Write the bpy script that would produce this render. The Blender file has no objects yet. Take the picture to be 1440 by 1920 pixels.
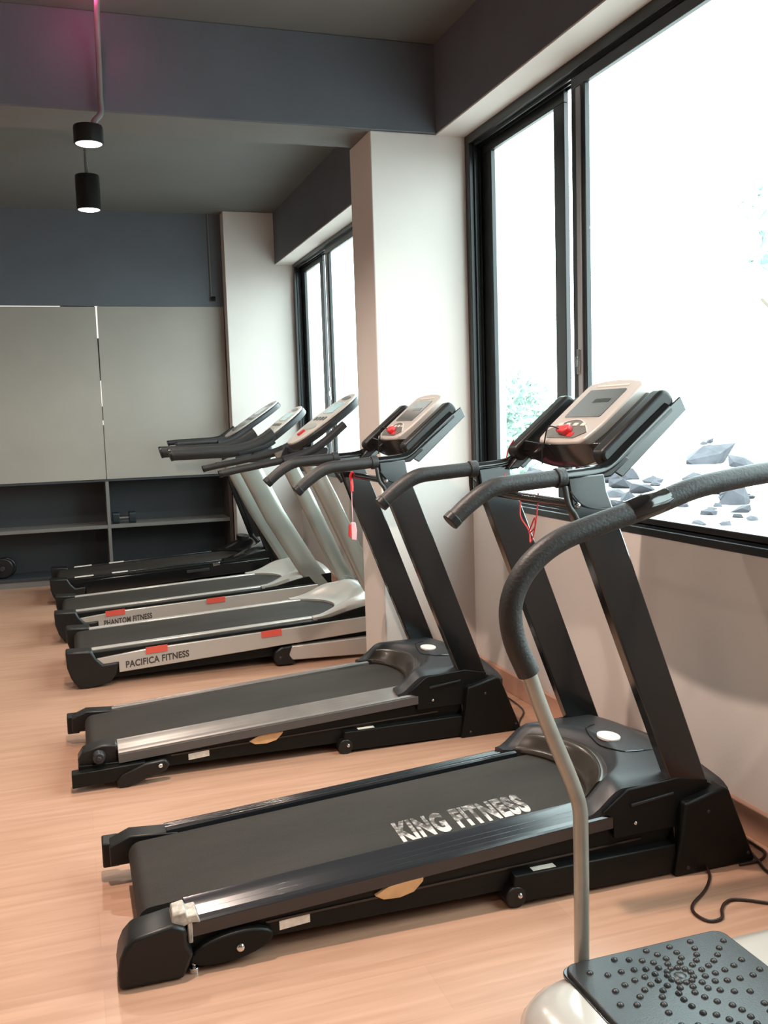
import bpy, bmesh, math, random
from mathutils import Vector, Matrix
random.seed(7)
SC = bpy.context.scene
COL = SC.collection
# ------------------------------------------------------------------ camera
YAW, PITCH, ROLL, FPX, CAM_H = 0.31773773, -0.09943537, -0.03174225, 1778.137, 1.35
def make_camera():
    f = Vector((math.sin(YAW)*math.cos(PITCH), math.cos(YAW)*math.cos(PITCH), math.sin(PITCH)))
    r = Vector((math.cos(YAW), -math.sin(YAW), 0)); u = r.cross(f)
    c, s = math.cos(ROLL), math.sin(ROLL)
    r2 = c*r + s*u; u2 = -s*r + c*u
    cam = bpy.data.cameras.new('camera'); o = bpy.data.objects.new('camera', cam); COL.objects.link(o)
    m = Matrix(((r2.x, u2.x, -f.x, 0), (r2.y, u2.y, -f.y, 0), (r2.z, u2.z, -f.z, CAM_H), (0, 0, 0, 1)))
    o.matrix_world = m
    cam.sensor_fit = 'HORIZONTAL'; cam.sensor_width = 36; cam.lens = 36*FPX/1440
    cam.clip_start = .02; cam.clip_end = 300
    SC.camera = o
make_camera()
# ------------------------------------------------------------------ world, exposure, portals
SKY = 11; LAMP = 1.5
w = bpy.data.worlds.new('overcast_sky'); SC.world = w; w.use_nodes = True
bg = w.node_tree.nodes['Background']; bg.inputs[0].default_value = (.83, .975, 1, 1); bg.inputs[1].default_value = SKY
SC.view_settings.view_transform = 'Standard'; SC.view_settings.look = 'None'
SC.view_settings.gamma = 1; SC.view_settings.exposure = 0; SC.view_settings.use_curve_mapping = False
SC.cycles.use_denoising = True; SC.cycles.max_bounces = 10; SC.cycles.diffuse_bounces = 6
SC.cycles.transparent_max_bounces = 12; SC.cycles.sample_clamp_indirect = 6
def light(name, kind, loc, power, color=(1, 1, 1), size=.1, rot=(0, 0, 0), **k):
    l = bpy.data.lights.new(name, kind); l.energy = power; l.color = color
    if kind == 'AREA': l.shape = 'RECTANGLE'; l.size = size; l.size_y = k.get('size_y', size)
    else: l.shadow_soft_size = size
    if kind == 'SPOT': l.spot_size = k.get('cone', 2.4); l.spot_blend = .6
    o = bpy.data.objects.new(name, l); COL.objects.link(o); o.location = loc; o.rotation_euler = rot
    if k.get('portal'): l.cycles.is_portal = True
    return o
WX = 1.98                 # inner face of the window wall
W1 = (.3, 4.53); W2 = (4.90, 8.39); SILL, HEAD = .89, 2.745
for a, b in (W1, W2):
    light('window_portal', 'AREA', (WX+.16, (a+b)/2, (SILL+HEAD)/2), 1, size=HEAD-SILL, size_y=b-a, rot=(0, math.pi/2, 0), portal=True)
# ------------------------------------------------------------------ materials
MATS = {}
def mat(name, col, rough=.5, metal=0, bump=0, bscale=80, var=0, vscale=6, spec=.5, coat=0, emit=None, estr=0, stretch=None):
    if name in MATS: return MATS[name]
    m = bpy.data.materials.new(name); m.use_nodes = True; nt = m.node_tree; n = nt.nodes; b = n['Principled BSDF']
    b.inputs['Base Color'].default_value = (*col, 1); b.inputs['Roughness'].default_value = rough
    b.inputs['Metallic'].default_value = metal; b.inputs['Specular IOR Level'].default_value = spec
    b.inputs['Coat Weight'].default_value = coat; b.inputs['Coat Roughness'].default_value = .12
    if emit: b.inputs['Emission Color'].default_value = (*emit, 1); b.inputs['Emission Strength'].default_value = estr
    tc = n.new('ShaderNodeTexCoord'); src = tc.outputs['Object']
    if stretch:
        mp = n.new('ShaderNodeMapping'); mp.inputs['Scale'].default_value = stretch
        nt.links.new(src, mp.inputs['Vector']); src = mp.outputs['Vector']
    if var:
        t = n.new('ShaderNodeTexNoise'); t.inputs['Scale'].default_value = vscale; t.inputs['Detail'].default_value = 5
        nt.links.new(src, t.inputs['Vector'])
        r = n.new('ShaderNodeValToRGB'); r.color_ramp.elements[0].position = .3; r.color_ramp.elements[1].position = .7
        r.color_ramp.elements[0].color = (*[c*(1-var) for c in col], 1)
        r.color_ramp.elements[1].color = (*[min(1, c*(1+var)) for c in col], 1)
        nt.links.new(t.outputs['Fac'], r.inputs['Fac']); nt.links.new(r.outputs['Color'], b.inputs['Base Color'])
    if bump:
        t = n.new('ShaderNodeTexNoise'); t.inputs['Scale'].default_value = bscale; t.inputs['Detail'].default_value = 3
        nt.links.new(src, t.inputs['Vector'])
        bp = n.new('ShaderNodeBump'); bp.inputs['Strength'].default_value = bump; bp.inputs['Distance'].default_value = .002
        nt.links.new(t.outputs['Fac'], bp.inputs['Height']); nt.links.new(bp.outputs['Normal'], b.inputs['Normal'])
    MATS[name] = m; return m
M_wall = mat('light_wall_paint', (.62, .57, .535), .75, bump=.15, bscale=120, var=.03, vscale=2)
M_dark = mat('slate_wall_paint', (.100, .109, .127), .7, bump=.25, bscale=90, var=.06, vscale=3)
M_ceil = mat('warm_grey_ceiling', (.125, .122, .115), .75, bump=.2, bscale=90, var=.05, vscale=2)
M_black = mat('black_paint', (.006, .007, .0075), .13, bump=.02, bscale=200, coat=.3)
M_blackm = mat('black_metal_matt', (.0045, .005, .0045), .45, bump=.1, bscale=150, spec=.22)
M_plast = mat('black_plastic', (.008, .008, .008), .38, bump=.1, bscale=260, spec=.35)
M_gloss = mat('black_gloss_plastic', (.010, .009, .009), .12, coat=.5)
M_hood = mat('charcoal_plastic', (.020, .021, .024), .40, bump=.2, bscale=320, spec=.4)
M_lip = mat('bronze_black_gloss', (.030, .023, .017), .27, coat=.2)
M_foam = mat('black_foam', (.014, .013, .0125), .5, bump=.5, bscale=160, var=.2, vscale=30)
M_belt = mat('treadmill_belt_rubber', (.031, .026, .022), .62, bump=.8, bscale=420, var=.22, vscale=4, spec=.2, stretch=(.6, 2.2, 1))
M_railb = mat('black_rail', (.018, .019, .022), .2, coat=.4)
M_railg = mat('taupe_grey_rail', (.20, .18, .165), .33, metal=.35, var=.12, vscale=8)
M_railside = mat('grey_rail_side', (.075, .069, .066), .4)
M_win = mat('charcoal_aluminium', (.016, .019, .021), .32, metal=.2)
M_wing = mat('grey_aluminium', (.42, .42, .43), .35, metal=.6)
M_silver = mat('silver_plastic', (.47, .445, .41), .3, metal=.3)
M_silverup = mat('silver_painted_steel', (.33, .34, .31), .27, metal=.5)
M_chrome = mat('chrome', (.7, .7, .7), .12, metal=1)
M_strip = mat('bright_silver_strip', (.66, .62, .57), .26, metal=.45)
M_post = mat('grey_post_paint', (.36, .35, .31), .33, metal=.45, var=.12, vscale=14)
M_red = mat('red_plastic', (.62, .03, .035), .4)
M_redst = mat('red_sticker', (.60, .085, .06), .5)
M_pink = mat('pink_plastic', (.75, .38, .40), .4)
M_white = mat('white_sticker', (.72, .66, .58), .5, var=.15, vscale=60)
M_tape = mat('crumpled_clear_tape', (.42, .38, .33), .22, bump=1.5, bscale=60, var=.3, vscale=40)
M_peach = mat('orange_wood_veneer', (.60, .34, .16), .4, var=.1, vscale=30)
M_logo = mat('pale_badge', (.72, .66, .60), .4)
M_panel = mat('console_silver', (.46, .42, .39), .4, metal=.1)
M_key = mat('console_keypad', (.13, .125, .115), .3)
M_lcd = mat('console_display', (.10, .115, .12), .12, coat=.5)
M_lcdb = mat('console_display_blue', (.38, .62, .68), .2, coat=.4)
M_cream = mat('console_cream', (.62, .56, .50), .35)
M_board = mat('beige_board', (.32, .29, .255), .6, var=.04, vscale=3, bump=.1)
M_cab = mat('cabinet_grey', (.155, .145, .135), .55, var=.06)
M_cabin = mat('cabinet_inside_slate', (.030, .034, .040), .5)
M_cabbr = mat('cabinet_brown', (.07, .05, .045), .55)
M_text = mat('dark_lettering', (.05, .04, .035), .6)
M_ground = mat('pale_cement_ground', (.42, .41, .40), .9, bump=.8, bscale=3, var=.15, vscale=1.2)
M_rock = mat('broken_concrete', (.045, .043, .052), .9, bump=.6, bscale=8, var=.35, vscale=3)
M_leaf = mat('pale_leaf', (.30, .43, .37), .5, var=.3, vscale=2)
M_bark = mat('bark', (.16, .13, .10), .9)
M_body = mat('silver_grey_shell', (.50, .47, .43), .24, metal=.15, coat=.4)
M_mat = mat('black_rubber_mat', (.020, .021, .022), .33, bump=.2, bscale=300)
M_pipe = mat('grey_conduit', (.15, .15, .145), .5)
M_cord = mat('dark_brown_cable', (.022, .009, .006), .4)
M_cable = mat('black_cable', (.012, .012, .012), .4)

def floor_material():
    m = bpy.data.materials.new('pale_peach_laminate'); m.use_nodes = True; nt = m.node_tree; n = nt.nodes; L = nt.links
    b = n['Principled BSDF']; b.inputs['Roughness'].default_value = .33; b.inputs['Specular IOR Level'].default_value = .45
    tc = n.new('ShaderNodeTexCoord')
    br = n.new('ShaderNodeTexBrick'); br.inputs['Scale'].default_value = 1; br.inputs['Brick Width'].default_value = 1.2
    br.inputs['Row Height'].default_value = .19; br.inputs['Mortar Size'].default_value = .0008; br.offset = .37
    br.inputs['Color1'].default_value = (.46, .268, .182, 1); br.inputs['Color2'].default_value = (.50, .298, .205, 1)
    br.inputs['Mortar'].default_value = (.42, .25, .17, 1)
    L.new(tc.outputs['Object'], br.inputs['Vector'])
    mp = n.new('ShaderNodeMapping'); mp.inputs['Scale'].default_value = (1.1, 16, 1); L.new(tc.outputs['Object'], mp.inputs['Vector'])
    t = n.new('ShaderNodeTexNoise'); t.inputs['Scale'].default_value = 2.2; t.inputs['Detail'].default_value = 7
    t.inputs['Distortion'].default_value = .6; L.new(mp.outputs['Vector'], t.inputs['Vector'])
    r = n.new('ShaderNodeValToRGB'); r.color_ramp.elements[0].position = .33; r.color_ramp.elements[1].position = .66
    r.color_ramp.elements[0].color = (.86, .83, .80, 1); r.color_ramp.elements[1].color = (1.04, 1.04, 1.05, 1)
    L.new(t.outputs['Fac'], r.inputs['Fac'])
    mx = n.new('ShaderNodeMix'); mx.data_type = 'RGBA'; mx.blend_type = 'MULTIPLY'; mx.inputs[0].default_value = 1
    L.new(br.outputs['Color'], mx.inputs[6]); L.new(r.outputs['Color'], mx.inputs[7]); L.new(mx.outputs[2], b.inputs['Base Color'])
    return m
def glass_material():
    m = bpy.data.materials.new('window_glass'); m.use_nodes = True; nt = m.node_tree; n = nt.nodes; L = nt.links
    n.remove(n['Principled BSDF']); out = n['Material Output']
    a = n.new('ShaderNodeBsdfTransparent'); a.inputs[0].default_value = (.95, .985, .975, 1)
    g = n.new('ShaderNodeBsdfGlossy'); g.inputs['Roughness'].default_value = .02
    lw = n.new('ShaderNodeLayerWeight'); lw.inputs[0].default_value = .5
    pw = n.new('ShaderNodeMath'); pw.operation = 'POWER'; pw.inputs[1].default_value = 4.5; L.new(lw.outputs['Facing'], pw.inputs[0])
    f = n.new('ShaderNodeMath'); f.operation = 'MULTIPLY_ADD'; f.inputs[1].default_value = .55; f.inputs[2].default_value = .025; L.new(pw.outputs[0], f.inputs[0])
    x = n.new('ShaderNodeMixShader'); L.new(f.outputs[0], x.inputs[0]); L.new(a.outputs[0], x.inputs[1]); L.new(g.outputs[0], x.inputs[2])
    L.new(x.outputs[0], out.inputs[0]); return m
def emit_material(name, col, s):
    m = bpy.data.materials.new(name); m.use_nodes = True; n = m.node_tree.nodes; n.remove(n['Principled BSDF'])
    e = n.new('ShaderNodeEmission'); e.inputs[0].default_value = (*col, 1); e.inputs[1].default_value = s
    m.node_tree.links.new(e.outputs[0], n['Material Output'].inputs[0]); return m
def worn_print(name, col, holes=.5):
    m = bpy.data.materials.new(name); m.use_nodes = True; nt = m.node_tree; n = nt.nodes; L = nt.links
    b = n['Principled BSDF']; b.inputs['Base Color'].default_value = (*col, 1); b.inputs['Roughness'].default_value = .6
    tc = n.new('ShaderNodeTexCoord'); t = n.new('ShaderNodeTexNoise'); t.inputs['Scale'].default_value = 55; t.inputs['Detail'].default_value = 6
    L.new(tc.outputs['Object'], t.inputs['Vector'])
    # wear grows toward the belt's middle: the far two thirds of the letters are rubbed thin
    sp = n.new('ShaderNodeSeparateXYZ'); L.new(tc.outputs['Object'], sp.inputs[0])
    mr = n.new('ShaderNodeMapRange'); mr.inputs[1].default_value = -.172; mr.inputs[2].default_value = -.150
    mr.inputs[3].default_value = .24; mr.inputs[4].default_value = -.07; L.new(sp.outputs['Y'], mr.inputs[0])
    ad = n.new('ShaderNodeMath'); ad.operation = 'ADD'; L.new(t.outputs['Fac'], ad.inputs[0]); L.new(mr.outputs[0], ad.inputs[1])
    r = n.new('ShaderNodeValToRGB'); r.color_ramp.elements[0].position = .36; r.color_ramp.elements[0].color = (.10,)*3+(1,)
    r.color_ramp.elements[1].position = .68; r.color_ramp.elements[1].color = (.85,)*3+(1,)
    L.new(ad.outputs[0], r.inputs['Fac']); L.new(r.outputs['Color'], b.inputs['Alpha']); return m
M_floor = floor_material(); M_glass = glass_material()
M_lamp = emit_material('lamp_lens_glow', (1, .93, .84), 9)
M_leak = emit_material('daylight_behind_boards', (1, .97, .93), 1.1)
M_worn = worn_print('worn_white_print', (.62, .57, .53))
# ------------------------------------------------------------------ mesh builder
class MB:
    def __init__(s): s.v = []; s.f = []
    def add(s, vs, fs):
        k = len(s.v); s.v += [tuple(p) for p in vs]; s.f += [tuple(i+k for i in q) for q in fs]; return s
    def box(s, x0, x1, y0, y1, z0, z1):
        vs = [(x, y, z) for x in (x0, x1) for y in (y0, y1) for z in (z0, z1)]
        return s.add(vs, [(0, 1, 3, 2), (4, 6, 7, 5), (0, 4, 5, 1), (2, 3, 7, 6), (0, 2, 6, 4), (1, 5, 7, 3)])
    def ext(s, poly, fn, a, b):      # poly of 2-D points, fn(p,q,t) -> 3-D, between t=a and t=b
        n = len(poly)
        vs = [fn(p, q, a) for p, q in poly]+[fn(p, q, b) for p, q in poly]
        return s.add(vs, [tuple(range(n))[::-1], tuple(range(n, 2*n))]+[(i, (i+1) % n, n+(i+1) % n, n+i) for i in range(n)])
    def xz(s, poly, y0, y1): return s.ext(poly, lambda p, q, t: (p, t, q), y0, y1)
    def yz(s, poly, x0, x1): return s.ext(poly, lambda p, q, t: (t, p, q), x0, x1)
    def xy(s, poly, z0, z1): return s.ext(poly, lambda p, q, t: (p, q, t), z0, z1)
    def tube(s, pts, r, n=12, smooth=4, rr=None, cap=True):
        P = [Vector(p) for p in pts]
        R_ = rr or [r]*len(P)
        if smooth and len(P) > 2:
            Q = []; Q2 = []
            for i in range(len(P)-1):
                a = P[max(i-1, 0)]; b = P[i]; c = P[i+1]; d = P[min(i+2, len(P)-1)]
                for k in range(smooth):
                    t = k/smooth
                    Q.append(.5*((2*b)+(c-a)*t+(2*a-5*b+4*c-d)*t*t+(3*b-a-3*c+d)*t**3)); Q2.append(R_[i]*(1-t)+R_[i+1]*t)
            Q.append(P[-1]); Q2.append(R_[-1]); P = Q; R_ = Q2
        up = None; vs = []
        for i, p in enumerate(P):
            d = (P[min(i+1, len(P)-1)]-P[max(i-1, 0)]).normalized()
            if up is None:
                up = Vector((0, 0, 1)) if abs(d.z) < .9 else Vector((0, 1, 0))
            u = (up-d*up.dot(d)).normalized(); up = u; v = d.cross(u)
            for k in range(n):
                a = 2*math.pi*k/n; vs.append(p+R_[i]*(math.cos(a)*u+math.sin(a)*v))
        m = len(P); fs = [(i*n+k, i*n+(k+1) % n, (i+1)*n+(k+1) % n, (i+1)*n+k) for i in range(m-1) for k in range(n)]
        if cap: fs += [tuple(range(n))[::-1], tuple(range((m-1)*n, m*n))]
        return s.add(vs, fs)
    def cyl(s, a, b, r, n=20, r2=None):
        return s.tube([a, b], r, n, 0, rr=[r, r2 if r2 is not None else r])
    def dome(s, c, r, h, n=10, m=3, axis=2, sgn=1):
        vs = []; fs = []
        for i in range(m+1):
            a = i/m*math.pi/2
            for k in range(n):
                t = 2*math.pi*k/n; p = [r*math.cos(a)*math.cos(t), r*math.cos(a)*math.sin(t), sgn*h*math.sin(a)]
                if axis == 1: p = [p[0], p[2], p[1]]
                if axis == 0: p = [p[2], p[0], p[1]]
                vs.append((c[0]+p[0], c[1]+p[1], c[2]+p[2]))
        fs = [(i*n+k, i*n+(k+1) % n, (i+1)*n+(k+1) % n, (i+1)*n+k) for i in range(m) for k in range(n)]
        fs.append(tuple(range(n)))
        return s.add(vs, fs)
    def grid(s, top, bot, nu, nv):   # closed slab between two height functions, (u,v) in 0..1
        vs = [top(i/nu, j/nv) for i in range(nu+1) for j in range(nv+1)]+[bot(i/nu, j/nv) for i in range(nu+1) for j in range(nv+1)]
        o = (nu+1)*(nv+1); I = lambda i, j: i*(nv+1)+j; fs = []
        for i in range(nu):
            for j in range(nv):
                q = (I(i, j), I(i+1, j), I(i+1, j+1), I(i, j+1)); fs += [q, tuple(o+k for k in q[::-1])]
        for i in range(nu):
            fs += [(I(i, 0), o+I(i, 0), o+I(i+1, 0), I(i+1, 0)), (I(i, nv), I(i+1, nv), o+I(i+1, nv), o+I(i, nv))]
        for j in range(nv):
            fs += [(I(0, j), I(0, j+1), o+I(0, j+1), o+I(0, j)), (I(nu, j), o+I(nu, j), o+I(nu, j+1), I(nu, j+1))]
        return s.add(vs, fs)
BASE = Vector((0, 0, 0))
def finish(name, me, m, parent, bevel=0, angle=40, seg=2):
    bm = bmesh.new(); bm.from_mesh(me); bmesh.ops.recalc_face_normals(bm, faces=bm.faces); bm.to_mesh(me); bm.free()
    me.materials.append(m)
    o = bpy.data.objects.new(name, me); COL.objects.link(o); o.parent = parent
    if bevel:
        b = o.modifiers.new('bevel', 'BEVEL'); b.width = bevel; b.segments = seg; b.limit_method = 'ANGLE'; b.angle_limit = math.radians(35)
    me.shade_smooth() if hasattr(me, 'shade_smooth') else None
    try: me.set_sharp_from_angle(angle=math.radians(angle))
    except Exception: pass
    return o
def part(name, mb, m, parent=None, bevel=0, angle=40, seg=2, label=None):
    me = bpy.data.meshes.new(name); b = BASE if parent else Vector((0, 0, 0))
    me.from_pydata([(v[0]-b.x, v[1]-b.y, v[2]-b.z) for v in mb.v], [], mb.f); me.update()
    o = finish(name, me, m, parent, bevel, angle, seg)
    if label: o['label'] = label
    return o
def tag(o, label=None, cat=None, group=None, kind=None):
    for k, v in (('label', label), ('category', cat), ('group', group), ('kind', kind)):
        if v: o[k] = v
    return o
def thing(name, label, cat, base, loc=None, group=None):
    global BASE
    o = bpy.data.objects.new(name, None); COL.objects.link(o); BASE = Vector(base)
    o.location = loc or base; o.empty_display_size = .1
    return tag(o, label, cat, group)
def struct(name, mb, m, bevel=0, parent=None, **k):
    o = part(name, mb, m, parent, bevel, **k)
    if not parent: tag(o, kind='structure')
    return o
def text(name, body, h, width, mtx, m, parent, ext=.0006, shear=0, spacing=1, bold=.012):
    c = bpy.data.curves.new('lettering', 'FONT'); c.body = body; c.size = 1; c.extrude = 0; c.space_character = spacing; c.offset = bold; c.shear = shear
    o = bpy.data.objects.new('lettering', c); COL.objects.link(o); bpy.context.view_layer.update()
    me = bpy.data.meshes.new_from_object(o.evaluated_get(bpy.context.evaluated_depsgraph_get()))
    bpy.data.objects.remove(o); me.name = name
    xs = [v.co.x for v in me.vertices]; ys = [v.co.y for v in me.vertices]
    x0, x1, y0, y1 = min(xs), max(xs), min(ys), max(ys)
    for v in me.vertices:
        p = Vector(((v.co.x-x0)/(x1-x0)*width, (v.co.y-y0)/(y1-y0)*h, ext)); q = mtx @ p
        v.co = q-(BASE if parent else Vector((0, 0, 0)))
    me.materials.clear(); me.materials.append(m)
    ob = bpy.data.objects.new(name, me); COL.objects.link(ob); ob.parent = parent
    return ob
def frame(o, ex, ey, ez):
    return Matrix(((ex[0], ey[0], ez[0], o[0]), (ex[1], ey[1], ez[1], o[1]), (ex[2], ey[2], ez[2], o[2]), (0, 0, 0, 1)))
def rrect(x0, x1, y0, y1, r, n=5):
    pts = []
    for cx, cy, a0 in ((x1-r, y1-r, 0), (x0+r, y1-r, 90), (x0+r, y0+r, 180), (x1-r, y0+r, 270)):
        for k in range(n+1):
            a = math.radians(a0+90*k/n); pts.append((cx+r*math.cos(a), cy+r*math.sin(a)))
    return pts
def sm(t): t = max(0, min(1, t)); return t*t*(3-2*t)
# ------------------------------------------------------------------ room shell
XL, YB, YF, CZ = -4.6, -3.2, 8.55, 3.165
PY0, PY1, PX = 4.53, 4.88, 1.478
BX, BZ = 1.82, 2.74
struct('floor', MB().box(XL, WX+.25, YB, YF+.45, -.06, 0), M_floor)
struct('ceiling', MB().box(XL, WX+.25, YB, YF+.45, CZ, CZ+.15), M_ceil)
struct('beam_underside', MB().box(XL, PX, 4.522, 4.833, BZ-.003, BZ+.002), M_ceil)  # thin sheet, paler and warmer than the beam's side faces
struct('wall_left', MB().box(XL-.15, XL, YB, YF+.45, 0, CZ), M_wall)
struct('wall_front', MB().box(XL, WX+.2, YB-.15, YB, 0, CZ), M_wall)
rw = MB()
rw.box(WX, WX+.2, YB, YF+.4, -.3, SILL)
rw.box(WX, WX+.2, YB, YF+.4, HEAD, CZ)
rw.box(WX, WX+.2, YB, W1[0], SILL, HEAD); rw.box(WX, WX+.2, W1[1], W2[0], SILL, HEAD); rw.box(WX, WX+.2, W2[1], YF+.4, SILL, HEAD)
struct('wall_right', rw, M_wall)
struct('wall_back', MB().box(XL, WX, YF, YF+.12, 2.37, CZ).box(XL, 1.38, YF+.42, YF+.5, 0, 2.37).box(1.38, WX, YF, YF+.45, 0, 2.37), M_dark)
struct('column_pillar', MB().box(PX, WX+.02, PY0, PY1, 0, BZ), M_wall, bevel=.006)['label'] = 'light pillar between the two windows, lit white on its window side'
struct('column_back', MB().box(1.38, WX+.02, 8.40, YF+.02, 0, CZ), M_wall, bevel=.004)
struct('beam_across', MB().box(XL, WX, 4.52, 4.835, BZ, CZ), M_dark, bevel=.004)
struct('beam_window', MB().box(BX, WX, 4.83, 8.41, BZ-.015, CZ).box(BX, WX, YB, 4.53, BZ, CZ), M_dark, bevel=.003)
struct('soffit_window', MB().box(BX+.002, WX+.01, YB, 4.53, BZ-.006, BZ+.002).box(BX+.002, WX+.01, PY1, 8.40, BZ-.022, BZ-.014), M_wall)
M_base = mat('peach_skirting', (.55, .31, .22), .4, var=.06, vscale=9)
struct('baseboard_right', MB().box(WX-.022, WX, YB, PY0, 0, .095).box(WX-.022, WX, PY1, 8.4, 0, .095), M_base, bevel=.003)
struct('baseboard_pillar', MB().box(PX-.015, WX, PY0-.015, PY0, 0, .06).box(PX-.015, PX, PY0-.015, PY1+.01, 0, .06), M_base, bevel=.003)
# ------------------------------------------------------------------ windows
def window(name, y0, y1, stiles, sash_open, slope=0):
    o = bpy.data.objects.new(name, None); COL.objects.link(o); tag(o, kind='structure'); o.location = (WX, (y0+y1)/2, SILL)
    global BASE; BASE = Vector(o.location)
    X0, X1 = WX-.004, WX+.10; t = .055
    f = MB()
    f.box(X0, X1, y0, y1, SILL, SILL+.028).box(X0, X1, y0, y1, HEAD-t, HEAD).box(X0, X1, y0, y0+t, SILL+.028, HEAD-t).box(X0, X1, y1-t, y1, SILL+.028, HEAD-t)
    fr = part('window_frame', f, M_win, o, .003)
    tr = MB()
    for k, x in enumerate((.018, .045, .072)):
        tr.box(WX+x, WX+x+.006, y0+t, y1-t, HEAD-t-.016, HEAD-t); tr.box(WX+x, WX+x+.006, y0+t, y1-t, SILL+.028, SILL+.040)
        tr.box(WX+x, WX+x+.006, y1-t-.014, y1-t, SILL+t, HEAD-t)
    part('track', tr, M_win, fr)
    def sash(name, xc, a, b, th=.024, st=.09, stb=.09):
        s = MB(); z0, z1 = SILL+.032, HEAD-t-.008
        s.box(xc-th/2, xc+th/2, a, b, z0, z0+.030).box(xc-th/2, xc+th/2, a, b, z1-.05, z1)
        s.box(xc-th/2, xc+th/2, a, a+st, z0+.03, z1-.05).box(xc-th/2, xc+th/2, b-stb, b, z0+.03, z1-.05)
        so = part(name, s, M_win, o, .003)
        part('glass_pane', MB().box(xc-.003, xc+.003, a+st-.005, b-stb+.005, z0+.026, z1-.045), M_glass, so)
        return so
    A = stiles
    sash('sash', WX+.072, A[0], y1-t, stb=.115)                   # far, outer pane
    s2 = sash('sash', WX+.030, y0+t, A[1], stb=.105)                        # near sliding sash, pushed a little open
    g = MB().box(WX+.012, WX+.022, A[1]-.078, A[1]-.045, SILL+.12, HEAD-.12)
    part('pull_rail', g, M_wing, s2, .002)
    lk = MB().box(WX+.004, WX+.020, A[1]-.07, A[1]-.045, 1.50, 1.60).box(WX-.004, WX+.012, A[1]-.062, A[1]-.05, 1.53, 1.57)
    part('latch', lk, M_chrome, s2, .002)
    return o
window('window_1', W1[0], W1[1], (3.64, 3.505), .14)
window('window_2', W2[0], W2[1], (7.60, 7.36), .14)
# ------------------------------------------------------------------ outdoors
struct('ground_outside', MB().box(WX+.2, 60, -30, 80, -.5, .02), M_ground)
def rock(x, y, s, z=.02, flat=.45):
    bm = bmesh.new(); bmesh.ops.create_icosphere(bm, subdivisions=1, radius=1)
    for v in bm.verts:
        k = random.uniform(.7, 1.25); v.co = Vector((v.co.x*s*k*random.uniform(.8, 1.3), v.co.y*s*k, max(v.co.z, -.35)*s*flat*k*1.4))
    me = bpy.data.meshes.new('broken_rock'); bm.to_mesh(me); bm.free(); me.materials.append(M_rock)
    o = bpy.data.objects.new('broken_rock', me); COL.objects.link(o); o.location = (x, y, z+.12*s)
    o.rotation_euler = (random.uniform(-.5, .5), random.uniform(-.5, .5), random.uniform(0, 6))
    return tag(o, 'jagged pale broken rock lying outside beyond the window sill', 'rock', 'rubble outside the large window')
C0 = Vector((0, 0, CAM_H)); ROCKS = []
def at_ground(px, py, z=.02):
    f = Vector((math.sin(YAW)*math.cos(PITCH), math.cos(YAW)*math.cos(PITCH), math.sin(PITCH)))
    r = Vector((math.cos(YAW), -math.sin(YAW), 0)); u = r.cross(f); c, s = math.cos(ROLL), math.sin(ROLL)
    d = f+(px-720)/FPX*(c*r+s*u)-(py-960)/FPX*(-s*r+c*u); t = (z-CAM_H)/d.z; return C0+t*d
PILES = ((1142, 905, .5), (1165, 915, .42), (1188, 902, .6), (1205, 925, .45), (1150, 932, .4), (1178, 938, .35), (1215, 940, .4), (1240, 925, .35),
         (1325, 868, .75), (1345, 925, .5), (1380, 945, .42), (1362, 932, .55), (1330, 965, .25), (1300, 905, .3), (1390, 875, .4), (1235, 955, .3),
         (1010, 900, .5), (1280, 950, .2), (1410, 975, .2), (1330, 842, .25), (1185, 955, .3), (1160, 950, .3),
         (1250, 945, .3), (1225, 905, .3), (1130, 885, .4), (1395, 960, .3), (1310, 985, .2), (1360, 985, .2), (1345, 950, .3), (1405, 935, .3))
for k in range(3):
    for px, py, s in PILES:
        if k: px += random.uniform(-16, 16); py += random.uniform(-12, 12); s *= .55
        p = at_ground(px, py); d = (p-C0).length/10; s = s*.36*d
        near = [q for q in ROCKS if (q[0]-p.x)**2+(q[1]-p.y)**2 < (1.6*(q[2]+s))**2]
        if near: s = min(((q[0]-p.x)**2+(q[1]-p.y)**2)**.5/1.6-q[2] for q in near)
        if s < .06: continue
        ROCKS.append((p.x, p.y, s)); rock(p.x, p.y, s, flat=random.uniform(.25, .75))
def leafy(name, label, cat, x, y, z0, h, r, n, trunk=True, leaf=.12, squash=1):
    o = thing(name, label, cat, (x, y, z0))
    if trunk:
        tm = MB().tube([(x, y, z0), (x+.05, y+.04, z0+h*.5), (x-.03, y, z0+h*.8)], .06, 8, 3, rr=[.09, .06, .03])
        for k in range(7):
            a = k*.9; tm.tube([(x, y, z0+h*(.4+.06*k)), (x+r*.6*math.cos(a), y+r*.6*math.sin(a), z0+h*(.6+.05*k))], .02, 6, 0)
        part('trunk', tm, M_bark, o)
    m = MB()
    for i in range(n):
        a = random.uniform(0, 6.283); e = math.acos(random.uniform(-1, 1)); rad = r*random.uniform(.35, 1)**.5*random.choice((1, .9, .8))
        c = Vector((x+rad*math.cos(a)*math.sin(e), y+rad*math.sin(a)*math.sin(e), z0+h*(1 if trunk else .5)+rad*math.cos(e)*squash))
        if c.z < z0: c.z = z0+.05
        d1 = Vector((random.gauss(0, 1), random.gauss(0, 1), random.gauss(0, 1))).normalized(); d2 = d1.orthogonal().normalized(); s = leaf*random.uniform(.6, 1.3)
        m.add([c-d1*s, c+d2*s*.4+Vector((0, 0, .01)), c+d1*s, c-d2*s*.4+Vector((0, 0, .01))], [(0, 1, 2, 3)])
    f = part('foliage', m, M_leaf, o); f['kind'] = 'stuff'
leafy('bushy_shrub', 'pale green bushy shrub seen through the left pane of the large window', 'shrub', 8.9, 19.4, .0, 2.6, 1.6, 2600, False, .15)
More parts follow.
